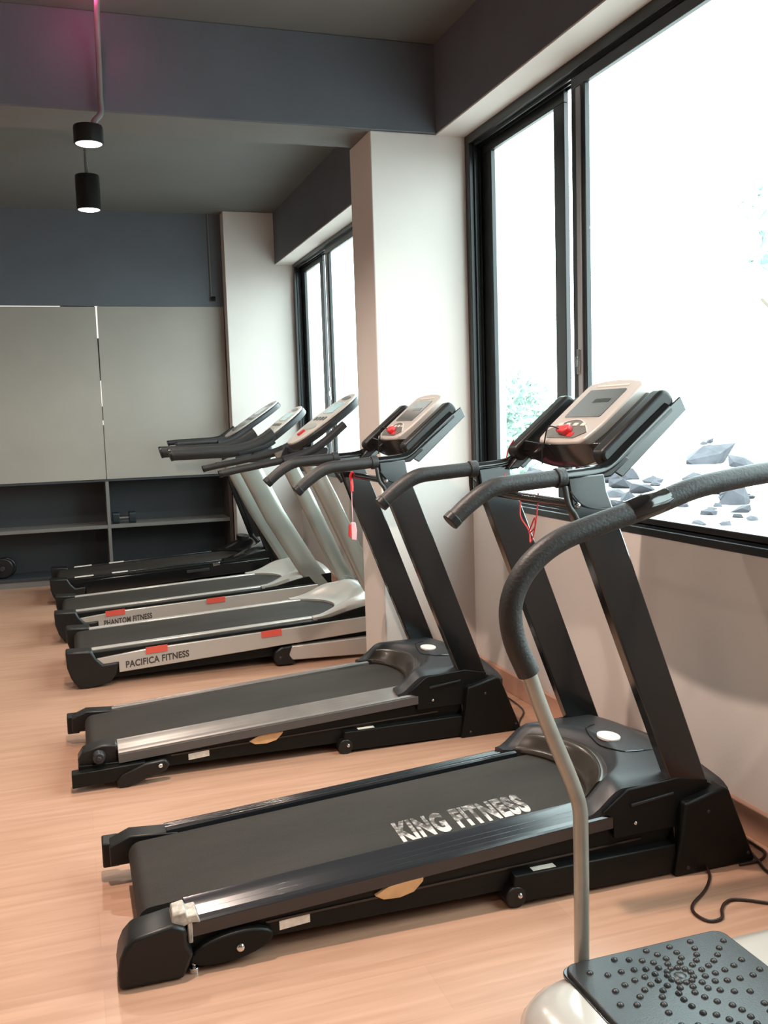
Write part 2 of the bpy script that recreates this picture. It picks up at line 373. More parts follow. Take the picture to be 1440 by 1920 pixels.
leafy('leafy_tree', 'faint green tree at the right edge beyond the large window', 'tree', 8.75, 9.6, .0, 3.55, .95, 420, True, .15)
# ------------------------------------------------------------------ back wall boards, shelves
def back_unit():
    L0 = -2.6
    for k, (a, b) in enumerate(((L0, .290), (.296, 1.372))):
        t = 'left' if k == 0 else 'right'
        m = MB()
        if k == 0: m.xz([(a, .894), (b, .894), (b-.001, 1.5), (b-.0015, 1.7), (b-.006, 2.1), (b-.006, 2.362), (a, 2.358)], YF-.006, YF+.012)
        else: m.xz([(a, .894), (b, .894), (b, 2.368), (a+.002, 2.366), (a, 1.8)], YF-.006, YF+.012)
        o = part('blind_board', m, M_board, None)
        tag(o, f'large flat beige board covering the back wall, {t} of the vertical seam', 'panel', None)
    struct('daylight_leak_strips', MB().box(.278, .308, YF+.013, YF+.02, 2.10, 2.37).box(.278, .308, YF+.013, YF+.02, 1.52, 1.74).box(.278, .308, YF+.013, YF+.02, 1.36, 1.40).box(L0, .0, YF+.013, YF+.02, 2.34, 2.37), M_leak)  # glowing strips stand in for daylight leaking past the board edges
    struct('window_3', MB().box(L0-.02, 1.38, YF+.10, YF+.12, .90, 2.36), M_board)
    o = thing('open_shelf_cabinet', 'low dark open shelf cabinet with grey edges below the beige boards', 'cabinet', (-.6, 8.75, 0))
    part('back_board', MB().box(L0, 1.37, YF+.36, YF+.38, .0, .89), M_cabin, o)
    part('top_board', MB().box(L0, 1.37, YF+.001, YF+.37, .872, .894), M_cabin, o, .002)
    part('shelf', MB().box(L0, 1.345, YF+.004, YF+.36, .462, .492), M_cab, o, .002)
    part('divider', MB().box(.279, .307, YF, YF+.36, .08, .872), M_cab, o, .002)
    part('side_panel', MB().box(1.342, 1.372, YF, YF+.38, .0, .89), M_cabbr, o, .002, label='dark brown side panel')
    part('side_panel', MB().box(L0-.02, L0, YF, YF+.38, .0, .89), M_cabbr, o, .002)
    part('bottom_board', MB().box(L0, 1.345, YF, YF+.36, .055, .08), M_cabin, o, .002)
    part('plinth', MB().box(L0, 1.345, YF+.01, YF+.03, 0, .055), M_cab, o)
back_unit()
def cyl_thing(name, label, cat, a, b, r, m): 
    o = part(name, MB().cyl(a, b, r), m, None, .003); return tag(o, label, cat)
o = thing('ab_roller', 'black wheel with short handles lying at the bottom left of the shelf cabinet', 'wheel', (-.60, 8.70, .08))
part('tyre', MB().cyl((-.60, 8.62, .17), (-.60, 8.66, .17), .088, 28), M_plast, o, .01)
part('tyre', MB().cyl((-.58, 8.68, .17), (-.58, 8.72, .17), .088, 28), M_plast, o, .01)
part('hub', MB().cyl((-.60, 8.58, .17), (-.60, 8.80, .17), .022, 16), M_hood, o, .004)
o = thing('hand_weight', 'small dark hand weight on the middle shelf beside the divider', 'dumbbell', (.40, 8.66, .492))
M_teal = mat('dark_teal_vinyl', (.006, .016, .018), .4)
part('weight_head', MB().yz(rrect(8.61, 8.71, .492, .592, .02), .325, .385), M_teal, o, .006)
part('weight_head', MB().yz(rrect(8.61, 8.71, .492, .592, .02), .465, .525), M_teal, o, .006)
part('grip', MB().cyl((.385, 8.66, .542), (.465, 8.66, .542), .014), M_chrome, o)
# conduit with switch box on the upper back wall
o = thing('wall_conduit', 'thin grey conduit running down the dark upper back wall to a black box', 'pipe', (1.27, YF, 2.5))
part('pipe', MB().tube([(1.268, YF-.008, CZ), (1.270, YF-.008, 2.46)], .006, 8, 0), M_pipe, o)
part('junction_box', MB().box(1.265, 1.305, YF-.03, YF, 2.415, 2.455), M_black, o, .003)
part('clip', MB().box(1.262, 1.278, YF-.018, YF, 2.45, 2.468), M_chrome, o, .002)
# ------------------------------------------------------------------ spot lamps and conduit
def spot_lamp(x, y, ztop, length, r, label, rod=None, power=60, color=(1, .86, .74), tilt=(0, 0), grp=None):
    o = thing('spot_lamp', label, 'lamp', (x, y, ztop), None, grp)
    zb = ztop-length; h = MB()
    prof = [(.0, ztop), (r*.96, ztop), (r, ztop-.008), (r, zb), (r*.9, zb), (r*.86, zb+.022), (0, zb+.022)]
    n = 28; vs = []; fs = []
    for pr_, z in prof:
        for k in range(n): a = 2*math.pi*k/n; vs.append((x+pr_*math.cos(a), y+pr_*math.sin(a), z))
    for i in range(len(prof)-1):
        for k in range(n): fs.append((i*n+k, i*n+(k+1) % n, (i+1)*n+(k+1) % n, (i+1)*n+k))
    part('lamp_housing', h.add(vs, fs), M_plast, o)
    part('lens', MB().dome((x, y, zb+.004), r*.88, .012, 28, 4, 2, -1), M_lamp, o)
    if rod: part('rod', MB().tube(rod, .012, 10, 3), M_pipe, o)
    l = light('lamp_light', 'SPOT', (x, y, zb-.02), power*LAMP, color, r*.5, cone=2.7)
    return o
spot_lamp(.160, 4.36, 2.625, .075, .062, 'small round black spot lamp below the crossing beam, at the end of the bent conduit', None, 55)
spot_lamp(.215, 6.50, 2.945, .215, .076, 'tall black cylinder spot lamp hanging from the far ceiling by a rod', [(.215, 6.5, CZ), (.213, 6.5, 3.02), (.215, 6.5, 2.94)], 55)
o = part('ceiling_conduit', MB().tube([(.225, 3.6, 3.14), (.225, 4.25, 3.13), (.226, 4.42, 3.05), (.226, 4.47, 2.9), (.224, 4.485, 2.79), (.222, 4.48, 2.72), (.19, 4.40, 2.66), (.178, 4.37, 2.62)], .013, 10, 4), M_pipe)
tag(o, 'bent light grey conduit running down the beam face to the nearer spot lamp', 'pipe')
for i, (x, y) in enumerate(((.19, 2.55), (.19, .45), (-1.9, .45), (-1.9, 2.55), (-1.9, 6.5), (.19, -1.6), (-3.6, 2.55))):  # first follows the shadow on the wall; the others are added, unseen room fill
    spot_lamp(x, y, CZ-.03, .19, .07, 'unseen black cylinder spot lamp on the ceiling, lighting the room', [(x, y, CZ), (x, y, CZ-.03)], 190 if i == 0 else 32, (1, .80, .68), grp='unseen ceiling spot lamps lighting the room')
o = thing('pink_lamp', 'small pink glowing lamp on the ceiling above the beam conduit', 'lamp', (.19, 4.22, CZ))
part('lamp_base', MB().cyl((.19, 4.22, CZ), (.19, 4.22, CZ-.03), .05), M_plast, o)
part('bulb', MB().dome((.19, 4.22, CZ-.03), .035, .045, 16, 4, 2, -1), emit_material('pink_glow', (1, .12, .35), 6), o)
light('pink_light', 'POINT', (.19, 4.28, CZ-.06), 1.8, (1, .10, .32), .04)
# ------------------------------------------------------------------ black treadmills (two nearest)
def slant(o, deg):
    c, s = math.cos(math.radians(deg)), math.sin(math.radians(deg))
    return lambda a, y, t: (o[0]+a*c-t*s, y, o[1]+a*s+t*c)
def bumpy(mb): return mb
def black_treadmill(label, dx, dy, variant):
    A = variant == 'A'
    T = thing('treadmill', label, 'treadmill', (.95, 2.585, 0), (.95+dx, 2.585+dy, 0))
    YN, YQ = 2.27, 2.90
    mirror = lambda y: YN+YQ-y
    zr = lambda x: .122+.063*(x-.2)      # outer rail edge height
    # floor frame
    f = part('base_frame', MB().xz([(1.075, .012), (1.60, .006), (1.60, .092), (1.085, .090)], 2.252, 2.312).xz([(1.075, .012), (1.60, .006), (1.60, .092), (1.085, .090)], mirror(2.312), mirror(2.252)).box(1.74, 1.80, 2.30, 2.87, .012, .07), M_blackm, T, .004)
    for y in (2.256, mirror(2.302)):
        part('transport_wheel', MB().cyl((1.088, y-.006, .030), (1.088, y+.052, .030), .030, 24), M_plast, T, .004)
        part('bolt', MB().dome((1.098, y-.006, .034), .008, .006, 10, 3, 1, -1), M_chrome, T)
    part('warning_sticker', MB().box(1.145, 1.215, 2.262, 2.292, .0905, .0915), M_white, T)
    # deck side frames: rail and beam
    for s in (0, 1):
        Y = (lambda y: y) if s == 0 else mirror
        x0, x1 = (.205, 1.415)
        prof = [(2.272, -.034), (2.272, .001), (2.277, .007), (2.290, .011), (2.293, .007), (2.309, .015), (2.312, .011), (2.328, .019), (2.331, .015), (2.350, .024), (2.364, .027), (2.368, .020), (2.368, -.034)]
        m = MB(); n = len(prof)
        vs = [(x0, Y(y), zr(x0)+z) for y, z in prof]+[(x1, Y(y), zr(x1)+z) for y, z in prof]
        m.add(vs, [tuple(range(n)), tuple(range(n, 2*n))]+[(i, (i+1) % n, n+(i+1) % n, n+i) for i in range(n)])
        part('foot_rail', m, M_railb if A else M_railg, T, .0012, angle=25)
        part('side_beam', MB().xz([(.06, .045), (1.55, .036), (1.62, .14), (1.55, zr(1.5)-.036), (.205, zr(.2)-.036), (.06, .09)], min(Y(2.284), Y(2.32)), max(Y(2.284), Y(2.32))), M_blackm, T, .003)
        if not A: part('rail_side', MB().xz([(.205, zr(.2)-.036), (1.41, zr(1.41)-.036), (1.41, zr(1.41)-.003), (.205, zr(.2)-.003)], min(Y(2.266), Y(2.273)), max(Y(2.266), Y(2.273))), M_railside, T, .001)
        part('side_strip', MB().xz([(.40, .082), (1.50, .112), (1.50, .118), (.40, .088)], min(Y(2.280), Y(2.286)), max(Y(2.280), Y(2.286))), M_black, T)
    # belt with rollers
    zb = lambda x: .139+.063*(x-.2)
    pts = []
    for k in range(9):
        a = math.radians(90+180*k/8); pts.append((.128+.036*math.cos(a), zb(.128)-.036+.036*math.sin(a)))
    prof = [(1.60, zb(1.6))]+[(.6, zb(.6))]+pts+[(1.60, zb(1.6)-.072)]
    part('running_belt', MB().xz(prof, 2.374, 2.778), M_belt, T, .0, angle=30)
    part('deck_board', MB().xz([(.14, .10), (1.58, .19), (1.58, .165), (.14, .075)], 2.33, 2.84), M_blackm, T)
    part('rear_roller', MB().cyl((.128, 2.345, zb(.128)-.036), (.128, 2.83, zb(.128)-.036), .022, 18), M_blackm, T)
    # far rear bracket
    part('rear_bracket', MB().xz([(.04, .06), (.24, .06), (.24, .135), (.10, .145), (.04, .12)], 2.80, 2.87).box(.02, .07, 2.83, 2.90, .045, .12), M_plast, T, .005)
    if A:
        capm = MB().grid(lambda u, v: capf(u, v, 1), lambda u, v: capf(u, v, 0), 1, 1) if False else MB().xz([(.035, .004), (.034, .045), (.040, .08), (.052, .106), (.074, .128), (.165, .142), (.20, .126), (.20, .088), (.215, .058), (.188, .002)], 2.245, 2.350)
        part('rear_end_cap', capm, M_plast, T, .010, seg=3)
        part('clear_tape', MB().xz([(.165, .132), (.185, .120), (.212, .132), (.236, .128), (.228, .152), (.205, .150), (.200, .163), (.170, .158)], 2.262, 2.330).box(.204, .216, 2.264, 2.272, .078, .135), M_tape, T, .003, label='crumpled clear tape patch')
        ell = [(.31+.105*math.cos(a)-.0*math.sin(a), .050+.036*math.sin(a)+.04*(.105*math.cos(a))/.105*.3) for a in [2*math.pi*k/24 for k in range(24)]]
        part('adjuster_plate', MB().xz([(p, q) for p, q in ell], 2.258, 2.284), M_blackm, T, .005)
        part('levelling_foot', MB().cyl((.215, 2.272, .0), (.215, 2.272, .014), .013, 16).cyl((.215, 2.272, .014), (.215, 2.272, .05), .006, 10), M_chrome, T, .001)
        part('bolt', MB().dome((.330, 2.257, .045), .011, .006, 14, 3, 1, -1), M_chrome, T)
    else:
        part('rear_bar', MB().xz([(.035, .020), (.30, .030), (.30, .085), (.035, .074)], 2.245, 2.300), M_blackm, T, .004)
        part('rear_bracket', MB().xz([(.06, .074), (.205, .080), (.205, .150), (.15, .155), (.08, .140), (.06, .11)], 2.30, 2.375), M_plast, T, .008)
        part('belt_tension_knob', MB().cyl((.135, 2.296, .115), (.135, 2.262, .115), .026, 20, .021).cyl((.135, 2.27, .115), (.135, 2.256, .115), .010, 12), M_hood, T, .003)
        part('adjuster_plate', MB().xz([(.20, .0), (.235, .0), (.30, .022), (.375, .045), (.392, .066), (.375, .088), (.30, .082), (.215, .052), (.19, .026)], 2.235, 2.262), M_plast, T, .008, seg=3)
        part('bolt', MB().dome((.355, 2.235, .066), .009, .005, 14, 3, 1, -1), M_chrome, T)
    # label and veneer inlay
    xs = .475 if A else .505
    part('rating_label', MB().xz([(xs-.04, .056), (xs+.04, .062), (xs+.04, .086), (xs-.04, .080)], 2.2825, 2.2835), M_white, T, label='white rating label')
    xi, zi = (.758, .112) if A else (.77, .108)
    leaf = [(xi-.068, zi-.010), (xi-.045, zi-.024), (xi, zi-.027), (xi+.04, zi-.018), (xi+.066, zi+.006), (xi+.068, zi+.018), (xi+.03, zi+.016), (xi-.03, zi+.008)]
    if not A: leaf = [(p, min(q, zr(xi)-.037)) for p, q in leaf]
    part('oval_inlay', MB().xz(leaf, 2.272 if A else 2.276, 2.284), M_peach, T, .001, label='orange wood coloured oval inlay')
    # motor hood
    def xf(v): return 1.325+.125*(max(0, math.sin(math.pi*min(1, max(0, (v-.12)/.76)))))**.5
    ZT = lambda v: .287+.030*math.sin(math.pi*v)
    def top(u, v):
        a = xf(v); x = a+(1.80-a)*u; y = YN+.008+(YQ-YN-.016)*v
        edge = sm(min(v, 1-v)/.05)
        z0 = zb(a)+.012; rise = sm((x-a)/.115)
        z = z0+(ZT(v)-z0)*rise
        z -= .055*sm((x-1.66)/.14)
        return (x, y, z-(1-edge)*.012)
    def bot(u, v):
        x, y, z = top(u, v); return (x, y, min(z-.01, zb(x)-.012 if u < .999 else .1))
    hood = part('motor_hood', MB().grid(top, bot, 26, 30), M_hood, T, angle=50)
    # raised glossy lip above the belt's front end
    def lt(u, v):
        vv = .14+.72*v; a = xf(vv)-.008; x = a+.075*u; y = YN+(YQ-YN)*vv
        env = math.sin(math.pi*v)**.5; z = zb(a)+.014+(ZT(vv)-zb(a)-.004)*sm(u/.8)*.55+.012*env*math.sin(math.pi*min(1, u*1.05))
        return (x, y, z)
    part('hood_lip', MB().grid(lt, lambda u, v: (lt(u, v)[0], lt(u, v)[1], zb(lt(u, v)[0])+.004), 12, 26), M_lip, hood, angle=60, label='glossy bronze black raised lip')
    # panel line and badge
    part('hood_seam', MB().tube([(x_, y_, top((x_-xf((y_-2.278)/.614))/(1.80-xf((y_-2.278)/.614)), (y_-2.278)/.614)[2]+.0005) for x_, y_ in ((1.60, 2.70), (1.55, 2.67), (1.535, 2.60), (1.530, 2.545), (1.536, 2.47), (1.56, 2.445), (1.62, 2.436), (1.70, 2.43), (1.76, 2.425))], .0024, 6, 2), M_black, hood)
    bc = (1.574, 2.570); bz = top((1.585-xf(.476))/(1.80-xf(.476)), .476)[2]+.002
    part('oval_badge', MB().xy([(bc[0]+.033*math.cos(a), bc[1]+.046*math.sin(a)) for a in [2*math.pi*k/28 for k in range(28)]], bz-.006, bz+.0015), M_logo, hood, .0008, label='pale oval badge')
    for s in (0, 1):
        Y = (lambda y: y) if s == 0 else mirror
        ya, yb = sorted((Y(2.268), Y(2.279)))
        part('hood_skirt', MB().xz([(1.405, .135), (1.64, .135), (1.72, .20), (1.72, .262), (1.62, .283), (1.45, .272), (1.37, .215), (1.405, .195)], ya, yb), M_blackm, T, .003)
        ya, yb = sorted((Y(2.262), Y(2.269)))
        part('skirt_rib', MB().xz([(1.46, .222), (1.60, .238), (1.60, .244), (1.46, .230)], ya, yb), M_hood, T, .001)
        part('bolt', MB().dome((1.475, Y(2.267), .170), .006, .004, 10, 3, 1, -1 if s == 0 else 1), M_chrome, T)
    # uprights and boots
    for s in (0, 1):
        Y = (lambda y: y) if s == 0 else mirror
        ya, yb = sorted((Y(2.270), Y(2.312)))
        poly = [(1.605, .10), (1.60, .26), (1.325, .985), (1.283, 1.10), (1.272, 1.172), (1.384, 1.178), (1.392, 1.13), (1.408, 1.09), (1.445, .995), (1.725, .245), (1.745, .10)]
        part('upright_post', MB().xz(poly, ya, yb), M_black, T, .004)
        ya, yb = sorted((Y(2.236), Y(2.330)))
        boot = part('upright_boot', MB().xz([(1.586, .0), (1.862, .0), (1.862, .014), (1.772, .236), (1.752, .244), (1.622, .214), (1.607, .098)], ya, yb), M_blackm, T, .007, seg=3)
        for bx, bz_ in ((1.70, .18), (1.63, .022), (1.84, .03)):
            part('screw', MB().dome((bx, ya if s == 0 else yb, bz_), .006, .003, 10, 2, 1, -1 if s == 0 else 1), M_hood, boot)
        yo = Y(2.268)
        part('bolt', MB().dome((1.372, yo, 1.052), .012, .009, 14, 3, 1, -1 if s == 0 else 1), M_chrome, T)
        part('bolt', MB().dome((1.30, Y(2.270), 1.095), .009, .008, 12, 3, 1, -1 if s == 0 else 1), M_chrome, T)
        yc = Y(2.292)
        part('hand_grip', MB().tube([(.944, yc, 1.078), (.985, yc, 1.112), (1.03, yc, 1.142), (1.07, yc, 1.158), (1.12, yc, 1.163), (1.265, yc, 1.172)], .0235, 16, 3, rr=[.0225, .0235, .0240, .0245, .0235, .023]), M_foam, T)
        part('grip_cap', MB().cyl((.934, yc, 1.070), (.950, yc, 1.084), .0245, 16), M_plast, T, .002)
        part('arm_tube', MB().tube([(1.26, yc, 1.173), (1.36, yc, 1.180), (1.41, yc, 1.196), (1.47, yc, 1.246), (1.60, yc, 1.352)], .019, 14, 3), M_black, T)
        part('strap', MB().cyl((1.246, yc, 1.171), (1.272, yc, 1.172), .0275, 18).tube([(1.262, Y(2.270), 1.15), (1.268, Y(2.262), 1.10), (1.285, Y(2.262), 1.075), (1.296, Y(2.264), 1.055)], .008, 8, 3), M_foam, T, .002)
        part('strap_cord', MB().tube([(1.275, Y(2.262), 1.135), (1.31, Y(2.260), 1.098), (1.36, Y(2.260), 1.083), (1.41, Y(2.266), 1.082)], .0026, 6, 4), M_cable, T)
        part('mount_bracket', MB().xz([(1.37, 1.165), (1.41, 1.168), (1.47, 1.215), (1.44, 1.235), (1.40, 1.20)], min(Y(2.275), Y(2.33)), max(Y(2.275), Y(2.33))), M_plast, T, .005)
    part('cross_bar', MB().cyl((1.325, 2.30, 1.092), (1.325, 2.87, 1.092), .0135, 16), M_gloss, T)
    # console
    S = slant((1.405, 1.215), 40.0)
    con = part('console_tray', MB().ext([(0.02, 2.335), (.27, 2.335), (.285, 2.36), (.285, 2.81), (.27, 2.835), (0.02, 2.835)], lambda a, y, t: S(a, y, t), -.045, .004), M_gloss, T, .006)
    def ft(u, v):
        y = 2.315+.54*v; dep = math.sin(math.pi*v); z = (1.262-.010*dep)*(1-u)+(1.232-.052*dep**.7)*u
        return (1.428-.026*dep-.004*u+.03*u*dep, y, z)
    part('tray_front', MB().grid(ft, lambda u, v: (1.475, ft(u, v)[1], ft(u, v)[2]), 6, 24), M_gloss, con, .002)
    for s in (0, 1):
        Y = (lambda y: y) if s == 0 else mirror
        ya, yb = sorted((Y(2.288), Y(2.345)))
        part('side_bolster', MB().ext(rrect(-.012, .272, -.030, .030, .024, 5), lambda a, t, y: S(a, y, t), ya, yb), M_plast, con, .012, seg=4)
        ya, yb = sorted((Y(2.279), Y(2.289)))
        part('side_plate', MB().ext([(-.01, -.035), (.0, -.066), (.275, -.062), (.285, -.02), (.0, -.008)], lambda a, t, y: S(a, y, t), ya, yb), M_black, con, .003)
    # speaker cups and face panel
    pc = [(.032, 2.455), (.045, 2.435), (.11, 2.418), (.29, 2.418), (.305, 2.432), (.316, 2.50), (.320, 2.575), (.316, 2.65), (.305, 2.715), (.29, 2.727), (.11, 2.727), (.045, 2.712), (.032, 2.695), (.026, 2.575)]
    face = part('console_face', MB().ext(pc, lambda a, y, t: S(a, y, t), -.002, .034), M_panel, con, .008, seg=3)
    K = lambda nm, pl, t0, t1, m, bv=0, lb=None: part(nm, MB().ext(pl, lambda a, y, t: S(a, y, t), t0, t1), m, con, bv, label=lb)
    K('display', rrect(.140, .268, 2.468, 2.678, .008), .030, .0365, M_lcd, .001, 'dark display window')
    K('display_bar', [(.205, 2.50), (.222, 2.50), (.222, 2.59), (.205, 2.59)], .036, .0372, M_black)
    arc = [(.045, 2.50), (.045, 2.66)]+[(.072+.055*math.sin(math.pi*k/12), 2.700-.245*k/12) for k in range(13)]
    K('keypad', arc, .030, .0368, M_key, .001)
    K('keypad_trim', [(.072+.058*math.sin(math.pi*k/16), 2.704-.252*k/16) for k in range(17)]+[(.072+.054*math.sin(math.pi*k/16), 2.704-.252*k/16) for k in range(16, -1, -1)], .034, .0375, M_cream)
    for k in range(4):
        yk = 2.645-.045*k
        K('button', [(.097, yk-.012), (.110, yk-.012), (.110, yk+.012), (.097, yk+.012)], .036, .039, M_cream, .001)
    K('title_bar', [(.283, 2.48), (.290, 2.48), (.290, 2.66), (.283, 2.66)], .033, .0352, M_cream)
    K('safety_key', [(.052, 2.548), (.070, 2.536), (.088, 2.55), (.082, 2.60), (.060, 2.606)], .036, .056, M_red, .005, 'red safety key')
    K('red_label', [(.050, 2.515), (.068, 2.515), (.068, 2.545), (.050, 2.545)], .036, .039, M_red, .001, 'red stop label')
    p0 = S(.065, 2.575, .05)
    part('key_cord', MB().tube([p0, (p0[0]-.02, 2.62, p0[2]+.01), S(.022, 2.65, .03), (1.400, 2.655, 1.25), (1.398, 2.655, 1.19)], .0022, 6, 5), M_cable, con)
    part('display_neck', MB().box(1.44, 1.50, 2.50, 2.515, 1.10, 1.20).box(1.44, 1.50, 2.54, 2.555, 1.10, 1.20), M_plast, con) if False else None
    if A:
        k = .0
        mtx = frame((.812, 2.386, zb(.812)+.0004), (.998, 0, .063), (.04, 1, 0), (-.063, 0, .998))
        text('lettering', 'KING FITNESS', .132, .40, mtx, M_worn, T, bold=.05, spacing=1.12)
    return T
TA = black_treadmill('nearest black treadmill with worn white lettering across its belt', 0, 0, 'A')
TB = black_treadmill('second nearest black treadmill, with taupe grey foot rails', -.10, 1.34, 'B')
# safety strings tied to the consoles and crossbars
o = part('red_string', MB().tube([(1.405, 2.865, 1.262), (1.385, 2.875, 1.22), (1.36, 2.85, 1.13), (1.335, 2.80, 1.10), (1.325, 2.70, 1.11), (1.322, 2.66, 1.08), (1.32, 2.655, 1.03), (1.325, 2.61, .99), (1.32, 2.59, .955), (1.325, 2.57, 1.0), (1.318, 2.555, 1.035), (1.322, 2.585, 1.01), (1.32, 2.60, .985), (1.322, 2.565, 1.005), (1.325, 2.555, 1.05), (1.325, 2.545, 1.11)], .0024, 6, 5), mat('red_cord', (.45, .03, .03), .6))
tag(o, 'thin red string tied and looped on the crossbar of the nearest treadmill', 'string')
xo, yo = 1.225, 4.05
o = thing('safety_lanyard', 'pink safety clip hanging on a red cord from the second treadmill crossbar', 'lanyard', (xo, yo, .93))
LY = 4.13
part('cord_loop', MB().tube([(xo-.012, LY, 1.108), (xo-.018, LY+.008, 1.09), (xo-.014, LY+.012, 1.066), (xo-.016, LY, 1.045), (xo-.018, LY-.004, 1.02)], .007, 8, 4), M_red, o)
part('cord', MB().tube([(xo-.018, LY, 1.03), (xo-.019, LY, .95), (xo-.018, LY, .875)], .0018, 6, 3), M_pink, o)
part('clip', MB().xz([(xo-.030, .80), (xo-.006, .795), (xo-.002, .84), (xo-.008, .878), (xo-.028, .878)], LY-.012, LY+.006), M_pink, o, .003)
part('clip_back', MB().xz([(xo-.040, .815), (xo-.028, .808), (xo-.028, .872), (xo-.036, .868)], LY-.008, LY+.008), M_red, o, .002)
# power cords on the floor
def cord(pts, m, label, r=.0045):
    return tag(part('power_cord', MB().tube([(x, y, max(z, r)) for x, y, z in pts], r, 8, 5), m), label, 'cord')
cord([(1.84, 2.36, .03), (1.90, 2.345, .02), (1.925, 2.30, .005), (1.918, 2.256, .005), (1.87, 2.225, .005), (1.80, 2.225, .005)], M_cord, 'dark brown cable looping behind the boot of the nearest treadmill')
cord([(1.85, 2.32, .02), (1.888, 2.306, .006), (1.868, 2.23, .006), (1.845, 2.158, .005), (1.85, 2.05, .005), (1.88, 1.9, .005)], M_cord, 'dark brown cable running straight from the nearest treadmill boot')
cord([(1.70, 2.26, .02), (1.681, 2.207, .006), (1.64, 2.16, .005), (1.597, 2.125, .005), (1.535, 2.085, .005), (1.510, 2.045, .005), (1.520, 2.0, .005), (1.56, 1.998, .005), (1.590, 2.035, .005), (1.622, 2.06, .005), (1.66, 2.064, .005), (1.727, 2.015, .005), (1.85, 1.90, .005), (1.93, 1.75, .005)], M_cord, 'dark brown cable curling in an open loop on the floor right of the nearest treadmill')
cord([(1.78, 3.98, .04), (1.86, 4.06, .03), (1.90, 3.98, .01), (1.885, 3.80, .006), (1.811, 3.683, .005), (1.73, 3.56, .005)], M_cable, 'thin black cable arching on the floor behind the second treadmill', .0038)
